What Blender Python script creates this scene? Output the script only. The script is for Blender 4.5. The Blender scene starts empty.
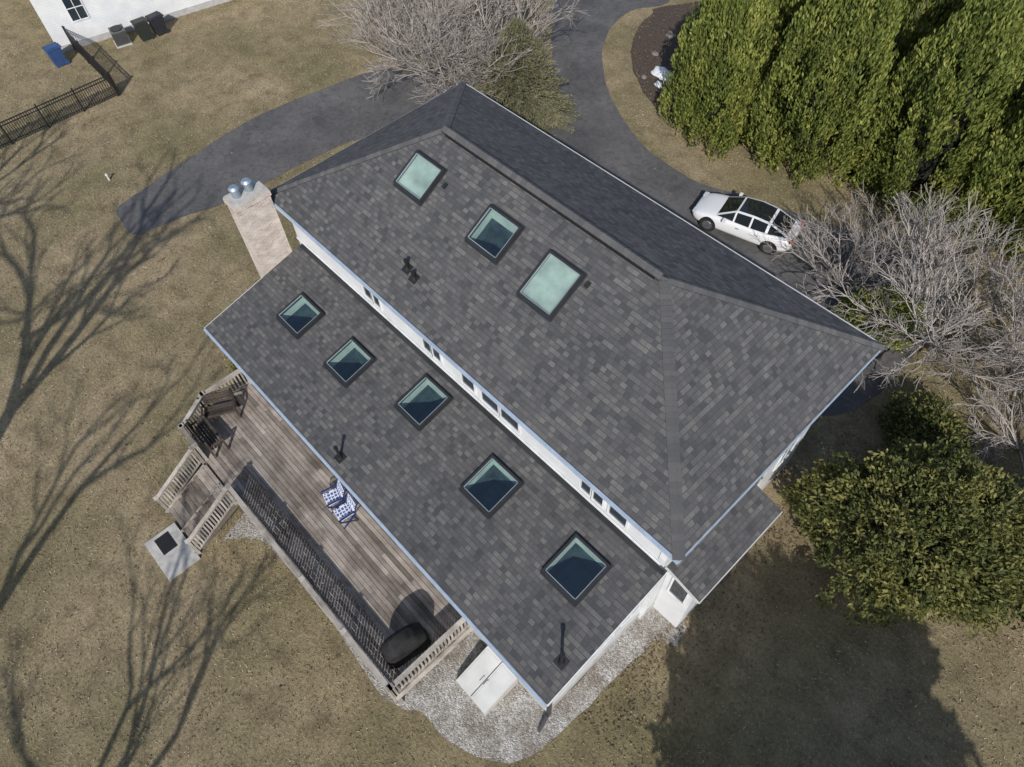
import bpy, bmesh, math, random
import numpy as np
from mathutils import Vector, Matrix
random.seed(7); RNG=np.random.default_rng(11)
sc=bpy.context.scene
sc.view_settings.view_transform='Standard'; sc.view_settings.look='None'; sc.view_settings.exposure=0
COL=sc.collection

# ------------------------------------------------------------------ helpers
def link(ob,parent=None):
    COL.objects.link(ob)
    if parent is not None: ob.parent=parent
    return ob
def empty(name,loc=(0,0,0),rz=0):
    e=bpy.data.objects.new(name,None); e.location=loc; e.rotation_euler=(0,0,rz); COL.objects.link(e); return e

class MB:
    def __init__(s): s.v=[];s.f=[];s.r=[];s.m=[]
    def quad(s,pts,mi=0,r=None):
        i=len(s.v); s.v+= [tuple(p) for p in pts]; s.f.append(tuple(range(i,i+len(pts)))); s.r.append(random.random() if r is None else r); s.m.append(mi)
    def box(s,c,size,M=None,mi=0,r=None):
        r=random.random() if r is None else r
        hx,hy,hz=size[0]/2,size[1]/2,size[2]/2
        P=[Vector((x,y,z)) for x in(-hx,hx) for y in(-hy,hy) for z in(-hz,hz)]
        if M is not None: P=[M@p for p in P]
        c=Vector(c); P=[p+c for p in P]; i=len(s.v); s.v+=[tuple(p) for p in P]
        for f in ((0,1,3,2),(4,6,7,5),(0,4,5,1),(2,3,7,6),(0,2,6,4),(1,5,7,3)):
            s.f.append(tuple(i+k for k in f)); s.r.append(r); s.m.append(mi)
    def b2(s,lo,hi,mi=0,r=None):
        s.box([(a+b)/2 for a,b in zip(lo,hi)],[b-a for a,b in zip(lo,hi)],None,mi,r)
    def bar(s,a,b,w,h,mi=0,r=None):
        a=Vector(a);b=Vector(b);d=(b-a);L=d.length;d.normalize()
        up=Vector((0,0,1)) if abs(d.z)<.95 else Vector((0,1,0))
        y=up.cross(d).normalized(); z=d.cross(y)
        M=Matrix((d,y,z)).transposed()
        s.box((a+b)/2,(L,w,h),M,mi,r)
    def cyl(s,a,b,r0,r1,n=12,mi=0,cap=True):
        a=Vector(a);b=Vector(b);d=(b-a).normalized()
        up=Vector((0,0,1)) if abs(d.z)<.9 else Vector((1,0,0))
        x=up.cross(d).normalized(); y=d.cross(x); i=len(s.v); rr=random.random()
        for k in range(n):
            t=2*math.pi*k/n; o=x*math.cos(t)+y*math.sin(t)
            s.v.append(tuple(a+o*r0)); s.v.append(tuple(b+o*r1))
        for k in range(n):
            j=(k+1)%n; s.f.append((i+2*k,i+2*j,i+2*j+1,i+2*k+1)); s.r.append(rr); s.m.append(mi)
        if cap:
            s.f.append(tuple(i+2*k for k in range(n))[::-1]); s.r.append(rr); s.m.append(mi)
            s.f.append(tuple(i+2*k+1 for k in range(n))); s.r.append(rr); s.m.append(mi)
    def obj(s,name,mats,parent=None,smooth=False):
        me=bpy.data.meshes.new(name); me.from_pydata(s.v,[],s.f); 
        at=me.attributes.new('rnd','FLOAT','FACE'); at.data.foreach_set('value',s.r)
        if not isinstance(mats,(list,tuple)): mats=[mats]
        for m in mats: me.materials.append(m)
        me.polygons.foreach_set('material_index',s.m)
        if smooth: me.polygons.foreach_set('use_smooth',[True]*len(s.f))
        me.update()
        return link(bpy.data.objects.new(name,me),parent)

def np_mesh(name,V,F,rnd,mat,parent=None):
    me=bpy.data.meshes.new(name); k=F.shape[1]
    me.vertices.add(len(V)); me.vertices.foreach_set('co',V.astype(np.float32).ravel())
    me.loops.add(F.size); me.loops.foreach_set('vertex_index',F.astype(np.int32).ravel())
    me.polygons.add(len(F)); me.polygons.foreach_set('loop_start',np.arange(0,F.size,k,dtype=np.int32))
    try: me.polygons.foreach_set('loop_total',np.full(len(F),k,dtype=np.int32))
    except Exception: pass
    me.update(calc_edges=True)
    at=me.attributes.new('rnd','FLOAT','FACE'); at.data.foreach_set('value',rnd.astype(np.float32))
    me.materials.append(mat)
    return link(bpy.data.objects.new(name,me),parent)

def slope_uv(me):
    uv=me.uv_layers.new(name='UVMap')
    for p in me.polygons:
        n=p.normal
        u=Vector((0,0,1)).cross(n)
        if u.length<1e-4: u=Vector((1,0,0))
        u.normalize(); v=n.cross(u)
        for li in p.loop_indices:
            co=me.vertices[me.loops[li].vertex_index].co
            uv.data[li].uv=(co.dot(u),co.dot(v))

# ------------------------------------------------------------------ node materials
class NT:
    def __init__(s,name):
        s.mat=bpy.data.materials.new(name); s.mat.use_nodes=True; s.t=s.mat.node_tree; s.n=s.t.nodes
        s.b=s.n['Principled BSDF']; s.out=s.n['Material Output']
    def new(s,typ,**kw):
        n=s.n.new(typ)
        for k,v in kw.items(): setattr(n,k,v)
        return n
    def l(s,a,b): s.t.links.new(a,b)
    def math(s,op,a,b=None,c=None):
        n=s.new('ShaderNodeMath',operation=op)
        for i,x in enumerate((a,b,c)):
            if x is None: continue
            if isinstance(x,(int,float)): n.inputs[i].default_value=x
            else: s.l(x,n.inputs[i])
        return n.outputs[0]
    def obj(s): return s.new('ShaderNodeTexCoord').outputs['Object']
    def uv(s): return s.new('ShaderNodeTexCoord').outputs['UV']
    def noise(s,vec,scale,detail=4,rough=.55,dist=0):
        n=s.new('ShaderNodeTexNoise'); n.inputs['Scale'].default_value=scale; n.inputs['Detail'].default_value=detail
        n.inputs['Roughness'].default_value=rough; n.inputs['Distortion'].default_value=dist
        if vec is not None: s.l(vec,n.inputs['Vector'])
        return n.outputs['Fac']
    def ramp(s,fac,stops,interp='LINEAR'):
        n=s.new('ShaderNodeValToRGB'); cr=n.color_ramp; cr.interpolation=interp
        while len(cr.elements)<len(stops): cr.elements.new(.5)
        for e,(p,c) in zip(cr.elements,stops):
            e.position=p; e.color=(*c,1) if len(c)==3 else c
        s.l(fac,n.inputs[0]); return n.outputs[0]
    def mix(s,fac,a,b,mode='MIX'):
        n=s.new('ShaderNodeMix',data_type='RGBA',blend_type=mode)
        for sock,x in ((n.inputs[0],fac),(n.inputs[6],a),(n.inputs[7],b)):
            if isinstance(x,(int,float)): sock.default_value=x
            elif isinstance(x,tuple): sock.default_value=(*x,1)
            else: s.l(x,sock)
        return n.outputs[2]
    def rnd(s):
        return s.new('ShaderNodeAttribute',attribute_name='rnd').outputs['Fac']
    def bump(s,h,strength=.5,dist=.02):
        n=s.new('ShaderNodeBump'); n.inputs['Strength'].default_value=strength; n.inputs['Distance'].default_value=dist
        s.l(h,n.inputs['Height']); s.l(n.outputs[0],s.b.inputs['Normal'])
    def base(s,c,rough=.8,metal=0,spec=None):
        if isinstance(c,tuple): s.b.inputs['Base Color'].default_value=(*c,1)
        else: s.l(c,s.b.inputs['Base Color'])
        s.b.inputs['Roughness'].default_value=rough; s.b.inputs['Metallic'].default_value=metal
        if spec is not None: s.b.inputs['Specular IOR Level'].default_value=spec
        return s.mat

def mk_plain(name,c,rough=.6,metal=0,var=.15,scale=3,spec=None):
    m=NT(name); f=m.noise(m.obj(),scale,5)
    a=tuple(x*(1-var) for x in c); b=tuple(min(1,x*(1+var)) for x in c)
    return m.base(m.ramp(f,[(.3,a),(.7,b)]),rough,metal,spec)

def mk_shingle(name,cap=False):
    m=NT(name)
    if not cap:
        sep=m.new('ShaderNodeSeparateXYZ'); m.l(m.uv(),sep.inputs[0])
        u,v=sep.outputs[0],sep.outputs[1]
        vr=m.math('DIVIDE',v,.143); row=m.math('FLOOR',vr); fr=m.math('FRACT',vr)
        w1=m.new('ShaderNodeTexWhiteNoise',noise_dimensions='1D'); m.l(row,w1.inputs['W'])
        off=m.math('MULTIPLY',w1.outputs['Value'],9.3)
        wob=m.math('MULTIPLY',m.noise(m.uv(),1.7,1),1.0)
        uu=m.math('ADD',m.math('ADD',m.math('DIVIDE',u,.18),off),wob); colm=m.math('FLOOR',uu); fu=m.math('FRACT',uu)
        cb=m.new('ShaderNodeCombineXYZ'); m.l(row,cb.inputs[0]); m.l(colm,cb.inputs[1])
        w2=m.new('ShaderNodeTexWhiteNoise',noise_dimensions='2D'); m.l(cb.outputs[0],w2.inputs['Vector'])
        val=w2.outputs['Value']
        c=m.ramp(val,[(0,(.050,.052,.056)),(.2,(.065,.067,.071)),(.55,(.080,.081,.084)),(.8,(.093,.094,.095)),(1,(.118,.117,.115))])
    else:
        val=m.rnd()
        c=m.ramp(val,[(0,(.036,.037,.040)),(.25,(.062,.064,.068)),(.55,(.080,.081,.084)),(1,(.112,.112,.112))])
    big=m.ramp(m.noise(m.obj(),.45,5,.65),[(.3,(.89,.89,.90)),(.72,(1.12,1.10,1.08))])
    c=m.mix(1.0,c,big,'MULTIPLY')
    gr=m.ramp(m.noise(m.obj(),60,2,.8),[(.35,(.72,.72,.72)),(.65,(1.28,1.28,1.28))])
    c=m.mix(.8,c,gr,'MULTIPLY')
    if not cap:
        st=m.new('ShaderNodeMapping'); st.inputs['Scale'].default_value=(2.2,.25,1); m.l(m.uv(),st.inputs[0])
        stre=m.ramp(m.noise(st.outputs[0],1.0,4,.6),[(.3,(.9,.9,.91)),(.7,(1.08,1.07,1.05))])
        c=m.mix(1.0,c,stre,'MULTIPLY')
        butt_shade=m.math('LESS_THAN',fr,.15); su=m.math('LESS_THAN',fu,.10)
        sm=m.math('MULTIPLY',m.math('MAXIMUM',m.math('MULTIPLY',butt_shade,m.math('ADD',.35,val)),m.math('MULTIPLY',su,.55)),.5)
        c=m.mix(sm,c,(.022,.022,.024))  # course line is butt-edge shadow painted into the colour; upright joints are real
        h=m.math('ADD',m.math('MULTIPLY',m.math('SUBTRACT',1.0,fr),1.0),m.math('MULTIPLY',val,.7))
        m.bump(h,.55,.012)
    return m.base(c,.92,0,.25)

def mk_ground():
    m=NT('lawn'); o=m.obj()
    a=m.noise(o,.16,5,.6,.4); b=m.noise(o,1.1,6,.65,.3); f=m.noise(o,9,5,.75); ff=m.noise(o,42,3,.8)
    tan=m.ramp(b,[(.28,(.145,.117,.072)),(.45,(.245,.20,.128)),(.6,(.34,.277,.182)),(.75,(.44,.365,.25))])
    grn=m.ramp(b,[(.3,(.095,.092,.048)),(.7,(.215,.188,.104))])
    fac=m.ramp(m.math('ADD',m.math('MULTIPLY',a,.7),m.math('MULTIPLY',b,.3)),[(.42,(0,0,0)),(.62,(.9,.9,.9))])
    c=m.mix(fac,tan,grn)
    c=m.mix(.9,c,m.ramp(f,[(.3,(.58,.58,.58)),(.7,(1.38,1.36,1.33))]),'MULTIPLY')
    c=m.mix(.9,c,m.ramp(ff,[(.3,(.6,.6,.6)),(.7,(1.4,1.4,1.4))]),'MULTIPLY')
    m.bump(m.math('ADD',m.math('MULTIPLY',f,1.0),m.math('MULTIPLY',ff,.6)),.9,.07)
    return m.base(c,.95,0,.1)
def mk_asphalt():
    m=NT('asphalt'); o=m.obj()
    a=m.noise(o,.35,5,.6,.5); f=m.noise(o,55,3,.8)
    c=m.ramp(a,[(.3,(.066,.066,.068)),(.7,(.112,.110,.111))])
    c=m.mix(.8,c,m.ramp(f,[(.3,(.65,.65,.65)),(.7,(1.4,1.4,1.4))]),'MULTIPLY')
    d=m.noise(o,2.3,6,.7,1.5)
    c=m.mix(1.0,c,m.ramp(d,[(.36,(.74,.74,.76)),(.5,(1,1,1)),(.68,(1.2,1.17,1.13))]),'MULTIPLY')
    m.bump(f,.4,.01)
    return m.base(c,.9,0,.2)
def mk_gravel():
    m=NT('gravel'); o=m.obj()
    v=m.new('ShaderNodeTexVoronoi'); v.inputs['Scale'].default_value=24; m.l(o,v.inputs['Vector'])
    sx=m.new('ShaderNodeSeparateColor'); m.l(v.outputs['Color'],sx.inputs[0])
    c=m.ramp(sx.outputs[0],[(0,(.18,.17,.16)),(.5,(.30,.29,.275)),(1,(.46,.45,.43))])
    d=m.ramp(m.noise(o,1.2,4),[(.35,(.66,.62,.56)),(.65,(1.1,1.1,1.1))])
    c=m.mix(1.0,c,d,'MULTIPLY')
    m.bump(m.math('SUBTRACT',1.0,v.outputs['Distance']),.8,.03)
    return m.base(c,.9,0,.2)
def mk_leaf(name,stops,scale=.9):
    m=NT(name); r=m.rnd(); n=m.noise(m.obj(),scale,3)
    f=m.math('ADD',m.math('MULTIPLY',r,.65),m.math('MULTIPLY',n,.4))
    c=m.ramp(f,stops); m.base(c,.6,0,.25)
    tr=m.new('ShaderNodeBsdfTranslucent'); m.l(c,tr.inputs[0])
    mx=m.new('ShaderNodeMixShader'); mx.inputs[0].default_value=.22
    m.l(m.b.outputs[0],mx.inputs[1]); m.l(tr.outputs[0],mx.inputs[2]); m.l(mx.outputs[0],m.out.inputs[0])
    return m.mat
def mk_wood(name,dark,light,scale=1.0):
    m=NT(name); r=m.rnd(); mp=m.new('ShaderNodeMapping'); mp.inputs['Scale'].default_value=(1.2*scale,14*scale,6*scale); m.l(m.obj(),mp.inputs[0])
    g=m.noise(mp.outputs[0],1.5,6,.7,.6)
    f=m.math('ADD',m.math('MULTIPLY',r,.5),m.math('MULTIPLY',g,.5))
    c=m.ramp(f,[(.2,dark),(.8,light)])
    st=m.ramp(m.noise(m.obj(),1.3,5,.65),[(.35,(.58,.56,.54)),(.62,(1.12,1.12,1.12))])
    c=m.mix(1.0,c,st,'MULTIPLY')
    m.bump(g,.4,.01); return m.base(c,.85,0,.2)
def mk_siding():
    m=NT('white_siding'); sep=m.new('ShaderNodeSeparateXYZ'); m.l(m.obj(),sep.inputs[0])
    fr=m.math('FRACT',m.math('DIVIDE',sep.outputs[2],.14))
    c=m.ramp(m.noise(m.obj(),1.5,5),[(.3,(.55,.57,.60)),(.7,(.66,.675,.69))])
    c=m.mix(m.math('MULTIPLY',m.math('LESS_THAN',fr,.1),.35),c,(.3,.31,.33))
    m.bump(fr,.6,.015); return m.base(c,.5,0,.3)
def mk_brick():
    m=NT('chimney_brick'); mp=m.new('ShaderNodeMapping'); m.l(m.uv(),mp.inputs[0])
    b=m.new('ShaderNodeTexBrick'); m.l(mp.outputs[0],b.inputs['Vector'])
    b.inputs['Color1'].default_value=(.36,.29,.255,1); b.inputs['Color2'].default_value=(.50,.44,.40,1); b.inputs['Mortar'].default_value=(.54,.51,.48,1)
    b.inputs['Scale'].default_value=1; b.inputs['Mortar Size'].default_value=.012; b.inputs['Brick Width'].default_value=.21; b.inputs['Row Height'].default_value=.075
    d=m.ramp(m.noise(m.obj(),3,5,.7),[(.3,(.7,.69,.67)),(.7,(1.1,1.1,1.1))])
    c=m.mix(1.0,b.outputs['Color'],d,'MULTIPLY')
    m.bump(b.outputs['Fac'],-.5,.01); return m.base(c,.9,0,.2)
def mk_glass(name,tint=(.80,.88,.87),refl=.12):
    m=NT(name); m.n.remove(m.b)
    tr=m.new('ShaderNodeBsdfTransparent'); tr.inputs[0].default_value=(*tint,1)
    gl=m.new('ShaderNodeBsdfGlossy'); gl.inputs['Roughness'].default_value=.03; gl.inputs[0].default_value=(.95,.98,1,1)
    lw=m.new('ShaderNodeLayerWeight'); lw.inputs[0].default_value=.5
    f=m.math('ADD',m.math('MULTIPLY',m.math('POWER',lw.outputs['Facing'],3.0),.6),refl)
    mx=m.new('ShaderNodeMixShader'); m.l(f,mx.inputs[0]); m.l(tr.outputs[0],mx.inputs[1]); m.l(gl.outputs[0],mx.inputs[2]); m.l(mx.outputs[0],m.out.inputs[0])
    return m.mat
def mk_pattern():
    m=NT('patterned_cushion'); v=m.new('ShaderNodeTexVoronoi',feature='DISTANCE_TO_EDGE'); v.inputs['Scale'].default_value=9; v.inputs['Randomness'].default_value=.2; m.l(m.obj(),v.inputs['Vector'])
    return m.base(m.ramp(v.outputs['Distance'],[(.0,(.6,.62,.65)),(.10,(.6,.62,.65)),(.14,(.04,.08,.25)),(1,(.04,.08,.25))],'LINEAR'),.9)

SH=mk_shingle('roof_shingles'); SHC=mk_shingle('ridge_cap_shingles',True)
GROUND=mk_ground(); ASP=mk_asphalt(); GRAV=mk_gravel(); SID=mk_siding(); BRK=mk_brick()
WHITE=mk_plain('white_trim',(.62,.64,.66),.45); GUT=mk_plain('sky_tinted_gutter_aluminium',(.36,.44,.55),.4,.15)  # gutter blue is sky reflection put into the base colour
LGREY=mk_plain('light_grey_door',(.44,.45,.45),.5,0,.1,2)
DARKM=mk_plain('dark_bronze_metal',(.03,.032,.035),.4,.3); BLACK=mk_plain('black_plastic',(.012,.012,.013),.5)
SKF=mk_plain('skylight_inner_frame',(.20,.24,.25),.5)
GLASS=mk_glass('skylight_glass'); WGL=mk_plain('window_glass_dark',(.02,.03,.04),.06,0,.2,1,.9)
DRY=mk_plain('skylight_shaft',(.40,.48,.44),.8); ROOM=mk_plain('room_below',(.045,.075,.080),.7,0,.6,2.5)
BLIND=mk_plain('skylight_shade',(.38,.43,.385),.7,0,.30,1.6)
DECK=mk_wood('deck_boards',(.11,.095,.083),(.36,.32,.285)); RAIL=mk_wood('rail_wood',(.20,.18,.16),(.46,.43,.39)); DARKW=mk_wood('dark_wood',(.03,.025,.022),(.09,.075,.065))
CONC=mk_plain('concrete',(.38,.37,.35),.85,0,.2,5); FOUND=mk_plain('foundation',(.34,.34,.34),.9)
SNOW=mk_plain('snow',(.60,.62,.64),.7,0,.2,6); MULCH=mk_plain('mulch',(.055,.040,.030),.95,0,.6,9)
BARK=mk_plain('bark',(.13,.11,.095),.9,0,.3,4); TWIG=mk_plain('pale_twig',(.30,.272,.25),.85,0,.35,2)
ARB=mk_leaf('arborvitae_leaf',[(.12,(.025,.043,.013)),(.38,(.098,.128,.030)),(.6,(.19,.22,.050)),(.88,(.33,.33,.095))])
RHO=mk_leaf('shrub_leaf',[(.12,(.022,.032,.012)),(.4,(.065,.080,.023)),(.62,(.145,.148,.044)),(.9,(.27,.24,.085))],.6)
SPR=mk_leaf('spruce_needle',[(.12,(.045,.052,.030)),(.45,(.12,.122,.070)),(.8,(.24,.225,.135))],1.5)
GRS=mk_leaf('dry_grass_blade',[(.15,(.10,.092,.048)),(.4,(.22,.182,.11)),(.7,(.36,.295,.195)),(.95,(.52,.45,.33))],.4)
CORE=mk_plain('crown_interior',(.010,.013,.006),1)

# ------------------------------------------------------------------ camera
th,ro,ya=map(math.radians,(34.229,-2.595,138.705))
h=Vector((math.cos(ya),math.sin(ya),0)); r=Vector((math.sin(ya),-math.cos(ya),0)); z=Vector((0,0,1))
F=math.sin(th)*h-math.cos(th)*z; U=math.cos(th)*h+math.sin(th)*z
R2=math.cos(ro)*r+math.sin(ro)*U; U2=-math.sin(ro)*r+math.cos(ro)*U
cam=bpy.data.cameras.new('camera'); cam.sensor_width=36; cam.lens=36*715.0/1024; cam.clip_end=2000; cam.clip_start=.1
co=bpy.data.objects.new('camera',cam); M=Matrix((R2,U2,-F)).transposed().to_4x4(); M.translation=Vector((19.556,-6.553,22.8)); co.matrix_world=M
COL.objects.link(co); sc.camera=co

# ------------------------------------------------------------------ light
EL=math.radians(37); sx,sy=.67,-.743
sd=Vector((-sx*math.cos(EL),-sy*math.cos(EL),-math.sin(EL)))
sun=bpy.data.lights.new('sun','SUN'); sun.energy=4.8; sun.angle=math.radians(.6); sun.color=(1,.945,.87)
so=bpy.data.objects.new('sun',sun); so.rotation_euler=sd.to_track_quat('-Z','Y').to_euler(); so.location=(40,-40,50); COL.objects.link(so)
w=bpy.data.worlds.new('World'); sc.world=w; w.use_nodes=True; nt=w.node_tree
sk=nt.nodes.new('ShaderNodeTexSky'); sk.sky_type='NISHITA'; sk.sun_disc=False; sk.sun_elevation=EL; sk.sun_rotation=math.atan2(sx,sy)
nt.links.new(sk.outputs[0],nt.nodes['Background'].inputs[0]); nt.nodes['Background'].inputs[1].default_value=.145

# ------------------------------------------------------------------ terrain
def gp(x,y): return (1.0459*x-.898,1.0459*y+.301)
def smooth(poly,n=6):
    out=[];N=len(poly)
    for i in range(N):
        p0,p1,p2,p3=[np.array(poly[(i+k-1)%N],float) for k in range(4)]
        for j in range(n):
            t=j/n
            out.append(tuple(.5*((2*p1)+(-p0+p2)*t+(2*p0-5*p1+4*p2-p3)*t*t+(-p0+3*p1-3*p2+p3)*t**3)))
    return out
def sheet(name,poly,z,mat,wob=0):
    P=[]
    for i,(x,y) in enumerate(poly):
        P.append((x+random.uniform(-wob,wob),y+random.uniform(-wob,wob)))
    bm=bmesh.new(); vs=[bm.verts.new((x,y,z)) for x,y in P]; f=bm.faces.new(vs); f.normal_update()
    if f.normal.z<0: f.normal_flip()
    bmesh.ops.triangulate(bm,faces=bm.faces[:])
    me=bpy.data.meshes.new(name); bm.to_mesh(me); bm.free(); me.materials.append(mat)
    return link(bpy.data.objects.new(name,me)),P
g=MB(); g.quad([(-600,-600,0),(600,-600,0),(600,600,0),(-600,600,0)]); g.obj('ground',GROUND)
drive=[gp(*p) for p in [(-11.0,-2.9),(-11.3,-1.6),(-11.6,-.2),(-11.8,1.1),(-12.3,4.8),(-11.8,9),(-10.8,12.4),(-7,13.8),(-3.9,15.0),(-3.6,17.2),(-5.4,19.3),(-9.2,23.2),(-14,29.0),(-22,38),(-17,43),(-9,32.5),(-4.6,28.2),(-5.4,25.6),(-4.9,23.2),(-3.3,20.9),(-.6,18.7),(2.7,17.1),(6,16.75),(8.2,17.4),(10.7,18.2),(13.2,18.9),(17,19.2),(18,14),(17,10),(12,9.3),(2,9.0),(-5.5,8.6),(-7.2,7.5),(-7.6,4.7),(-7.7,1.2),(-8.3,-.8),(-8.6,-2.4),(-8.9,-3.2),(-10.0,-3.2)]]
drs=smooth(drive,6); _,DRP=sheet('driveway',drs,.02,ASP,.035)
bed=[gp(*p) for p in [(-3.6,28.5),(-4.3,26),(-3.1,23),(-.9,20.9),(1.8,19.5),(3.4,19.3),(6,20.2),(9,21.6),(13,23.2),(20,25),(27,27),(24,40),(6,42)]]
_,BEDP=sheet('mulch_bed',smooth(bed,5),.012,MULCH,.06)
gravel=[(13.4,-6.0),(15.2,-6.25),(17.0,-5.6),(17.7,-4.3),(17.85,-2),(17.95,.2),(18.4,.5),(18.35,1.2),(17,1.2),(17,-3.4),(13.6,-3.4)]
_,GR1=sheet('gravel_bed',smooth(gravel,4),.014,GRAV,.07)
grav2=[(5.6,-7.5),(6.2,-7.1),(7.0,-6.75),(10,-6.6),(14.2,-6.6),(14.2,-3.3),(5.6,-3.3)]
_,GR2=sheet('gravel_bed',smooth(grav2,4),.010,GRAV,.06)
def inpoly(X,Y,poly):
    P=np.array(poly); ins=np.zeros(len(X),bool); j=len(P)-1
    for i in range(len(P)):
        xi,yi=P[i];xj,yj=P[j]
        if yi!=yj:
            c=((yi>Y)!=(yj>Y))&(X<(xj-xi)*(Y-yi)/(yj-yi)+xi); ins^=c
        j=i
    return ins
N=330000
X=RNG.uniform(-37,31,N);Y=RNG.uniform(-19,34,N)
vis=inpoly(X,Y,[(-38,0),(7,-18),(30,4),(20,34),(-2,34)])
def near(poly,jit):
    return inpoly(X+RNG.normal(0,jit,N),Y+RNG.normal(0,jit,N),poly)
bad=near(DRP,.09)|near(BEDP,.2)|near(GR1,.14)|near(GR2,.14)|((X>.4)&(X<17.5)&(Y>-3.6)&(Y<8.8))|((X>3.9)&(X<6.0)&(Y>-9.9)&(Y<-8.5))
k=vis&~bad; X=X[k];Y=Y[k];n=len(X)
def quads(name,P,D,S,l,w,rnd,mat,parent=None):
    l=l[:,None];w=w[:,None]; n=len(P)
    V=np.stack([P-D*l*.5,P+S*w*.5,P+D*l*.5,P-S*w*.5],1).reshape(-1,3)
    return np_mesh(name,V,np.arange(4*n).reshape(n,4),rnd,mat,parent)
def unit(v): return v/np.maximum(1e-9,np.linalg.norm(v,axis=1))[:,None]
D=unit(np.stack([RNG.normal(0,1,n),RNG.normal(0,1,n),np.abs(RNG.normal(.5,.45,n))],1)); S=unit(np.cross(D,RNG.normal(0,1,(n,3))))
l=RNG.uniform(.05,.12,n)
quads('grass',np.stack([X,Y,l*.35*D[:,2]+.008],1),D,S,l,RNG.uniform(.012,.034,n),RNG.uniform(0,1,n),GRS)
LIT=mk_leaf('leaf_litter_leaf',[(.1,(.06,.04,.028)),(.5,(.15,.105,.065)),(.9,(.28,.21,.14))],1)
n=9000; X2=RNG.uniform(-6,14,n);Y2=RNG.uniform(19,32,n); kk=inpoly(X2,Y2,BEDP); X2=X2[kk];Y2=Y2[kk]
n3=3800; X3=RNG.uniform(-30,28,n3);Y3=RNG.uniform(-16,24,n3); ok=~((X3>.2)&(X3<17.8)&(Y3>-6.8)&(Y3<9)); X3=X3[ok];Y3=Y3[ok]
n4=1500; X4=17.9+np.abs(RNG.normal(0,1.3,n4)); Y4=RNG.uniform(-3,11,n4)
X2=np.concatenate([X2,X3,X4]);Y2=np.concatenate([Y2,Y3,Y4]);n=len(X2)
D=unit(np.stack([RNG.normal(0,1,n),RNG.normal(0,1,n),RNG.normal(0,.25,n)],1)); S=unit(np.cross(D,np.stack([RNG.normal(0,.3,n),RNG.normal(0,.3,n),np.ones(n)],1)))
quads('leaf_litter',np.stack([X2,Y2,np.full(n,.045)],1),D,S,RNG.uniform(.05,.12,n),RNG.uniform(.03,.08,n),RNG.uniform(0,1,n),LIT)

# ------------------------------------------------------------------ main house
L,W,ZE,DZ=17.65,8.82,6.8,2.585
house=empty('house')
SLU=DZ/(W/2)
A=(0,0,ZE);B=(L,0,ZE);C=(L,W,ZE);Dp=(0,W,ZE);P=(4.54,W/2,ZE+DZ);Q=(13.06,W/2,ZE+DZ)
upS=[(4.30,2.52,5.52,3.50),(7.62,2.50,8.86,3.47),(10.05,2.22,11.25,3.42)]
loS=[(2.52,-1.98,3.72,-.92),(5.3,-1.98,6.45,-.85),(8.25,-1.35,9.38,-.12),(11.72,-1.73,12.88,-.52),(15.05,-1.77,16.22,-.53)]
def cutpanel(name,pts,holes,mat,flip=False,uv=True):
    bm=bmesh.new(); vs=[bm.verts.new(p) for p in pts]; bm.faces.new(vs)
    for (x0,y0,x1,y1) in holes:
        for c,nn in (((x0,0,0),(1,0,0)),((x1,0,0),(1,0,0)),((0,y0,0),(0,1,0)),((0,y1,0),(0,1,0))):
            bmesh.ops.bisect_plane(bm,geom=bm.verts[:]+bm.edges[:]+bm.faces[:],plane_co=c,plane_no=nn)
    kill=[]
    for f in bm.faces:
        c=f.calc_center_median()
        if any(x0<c.x<x1 and y0<c.y<y1 for x0,y0,x1,y1 in holes): kill.append(f)
    bmesh.ops.delete(bm,geom=kill,context='FACES')
    for f in bm.faces:
        f.normal_update()
        if (f.normal.z<0)!=flip: f.normal_flip()
    me=bpy.data.meshes.new(name); bm.to_mesh(me); bm.free(); me.materials.append(mat); me.update()
    if uv: slope_uv(me)
    return link(bpy.data.objects.new(name,me),house)
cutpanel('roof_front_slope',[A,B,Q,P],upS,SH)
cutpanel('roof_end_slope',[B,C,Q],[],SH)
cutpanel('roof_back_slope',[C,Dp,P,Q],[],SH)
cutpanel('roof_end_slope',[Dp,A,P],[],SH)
lx0,lx1,ly0,ly1=.70,17.38,-3.97,.40; SLL=.23; lzt=4.75
def lz(y): return lzt+SLL*(y-.4)
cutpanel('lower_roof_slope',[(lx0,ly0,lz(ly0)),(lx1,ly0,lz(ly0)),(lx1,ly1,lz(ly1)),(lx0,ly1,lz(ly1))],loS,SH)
cutpanel('lower_roof_soffit',[(lx0,ly0,lz(ly0)-.2),(lx1,ly0,lz(ly0)-.2),(lx1,ly1,lz(ly1)-.2),(lx0,ly1,lz(ly1)-.2)],loS,WHITE,True,False)
t=MB()
zt=ZE-.02
t.b2((-.02,-.07,zt-.12),(L+.02,.0-.004,zt)); t.b2((L+.004,-.1+.1,zt-.16),(L+.03,W,zt)); 
t.b2((lx0,ly0-.075,lz(ly0)-.14),(lx1,ly0-.004,lz(ly0)-.02))
t.obj('gutters',GUT,house)
t=MB(); t.b2((-.02,W+.004,zt-.12),(L+.02,W+.06,zt)); t.b2((-.03,0,zt-.16),(-.004,W,zt)); t.obj('gutters_rear',LGREY,house)
t=MB()
t.b2((.003,.003,ZE-.20),(L-.003,W-.003,ZE-.17))
t.bar((lx1+.015,ly0,lz(ly0)-.11),(lx1+.015,ly1,lz(ly1)-.11),.02,.2); t.bar((lx0-.015,ly0,lz(ly0)-.11),(lx0-.015,-1.4,lz(-1.4)-.11),.02,.2)
t.b2((.42,.35,4.78),(17.15,.385,4.86)); 
t.obj('fascia_and_soffit',WHITE,house)
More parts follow.
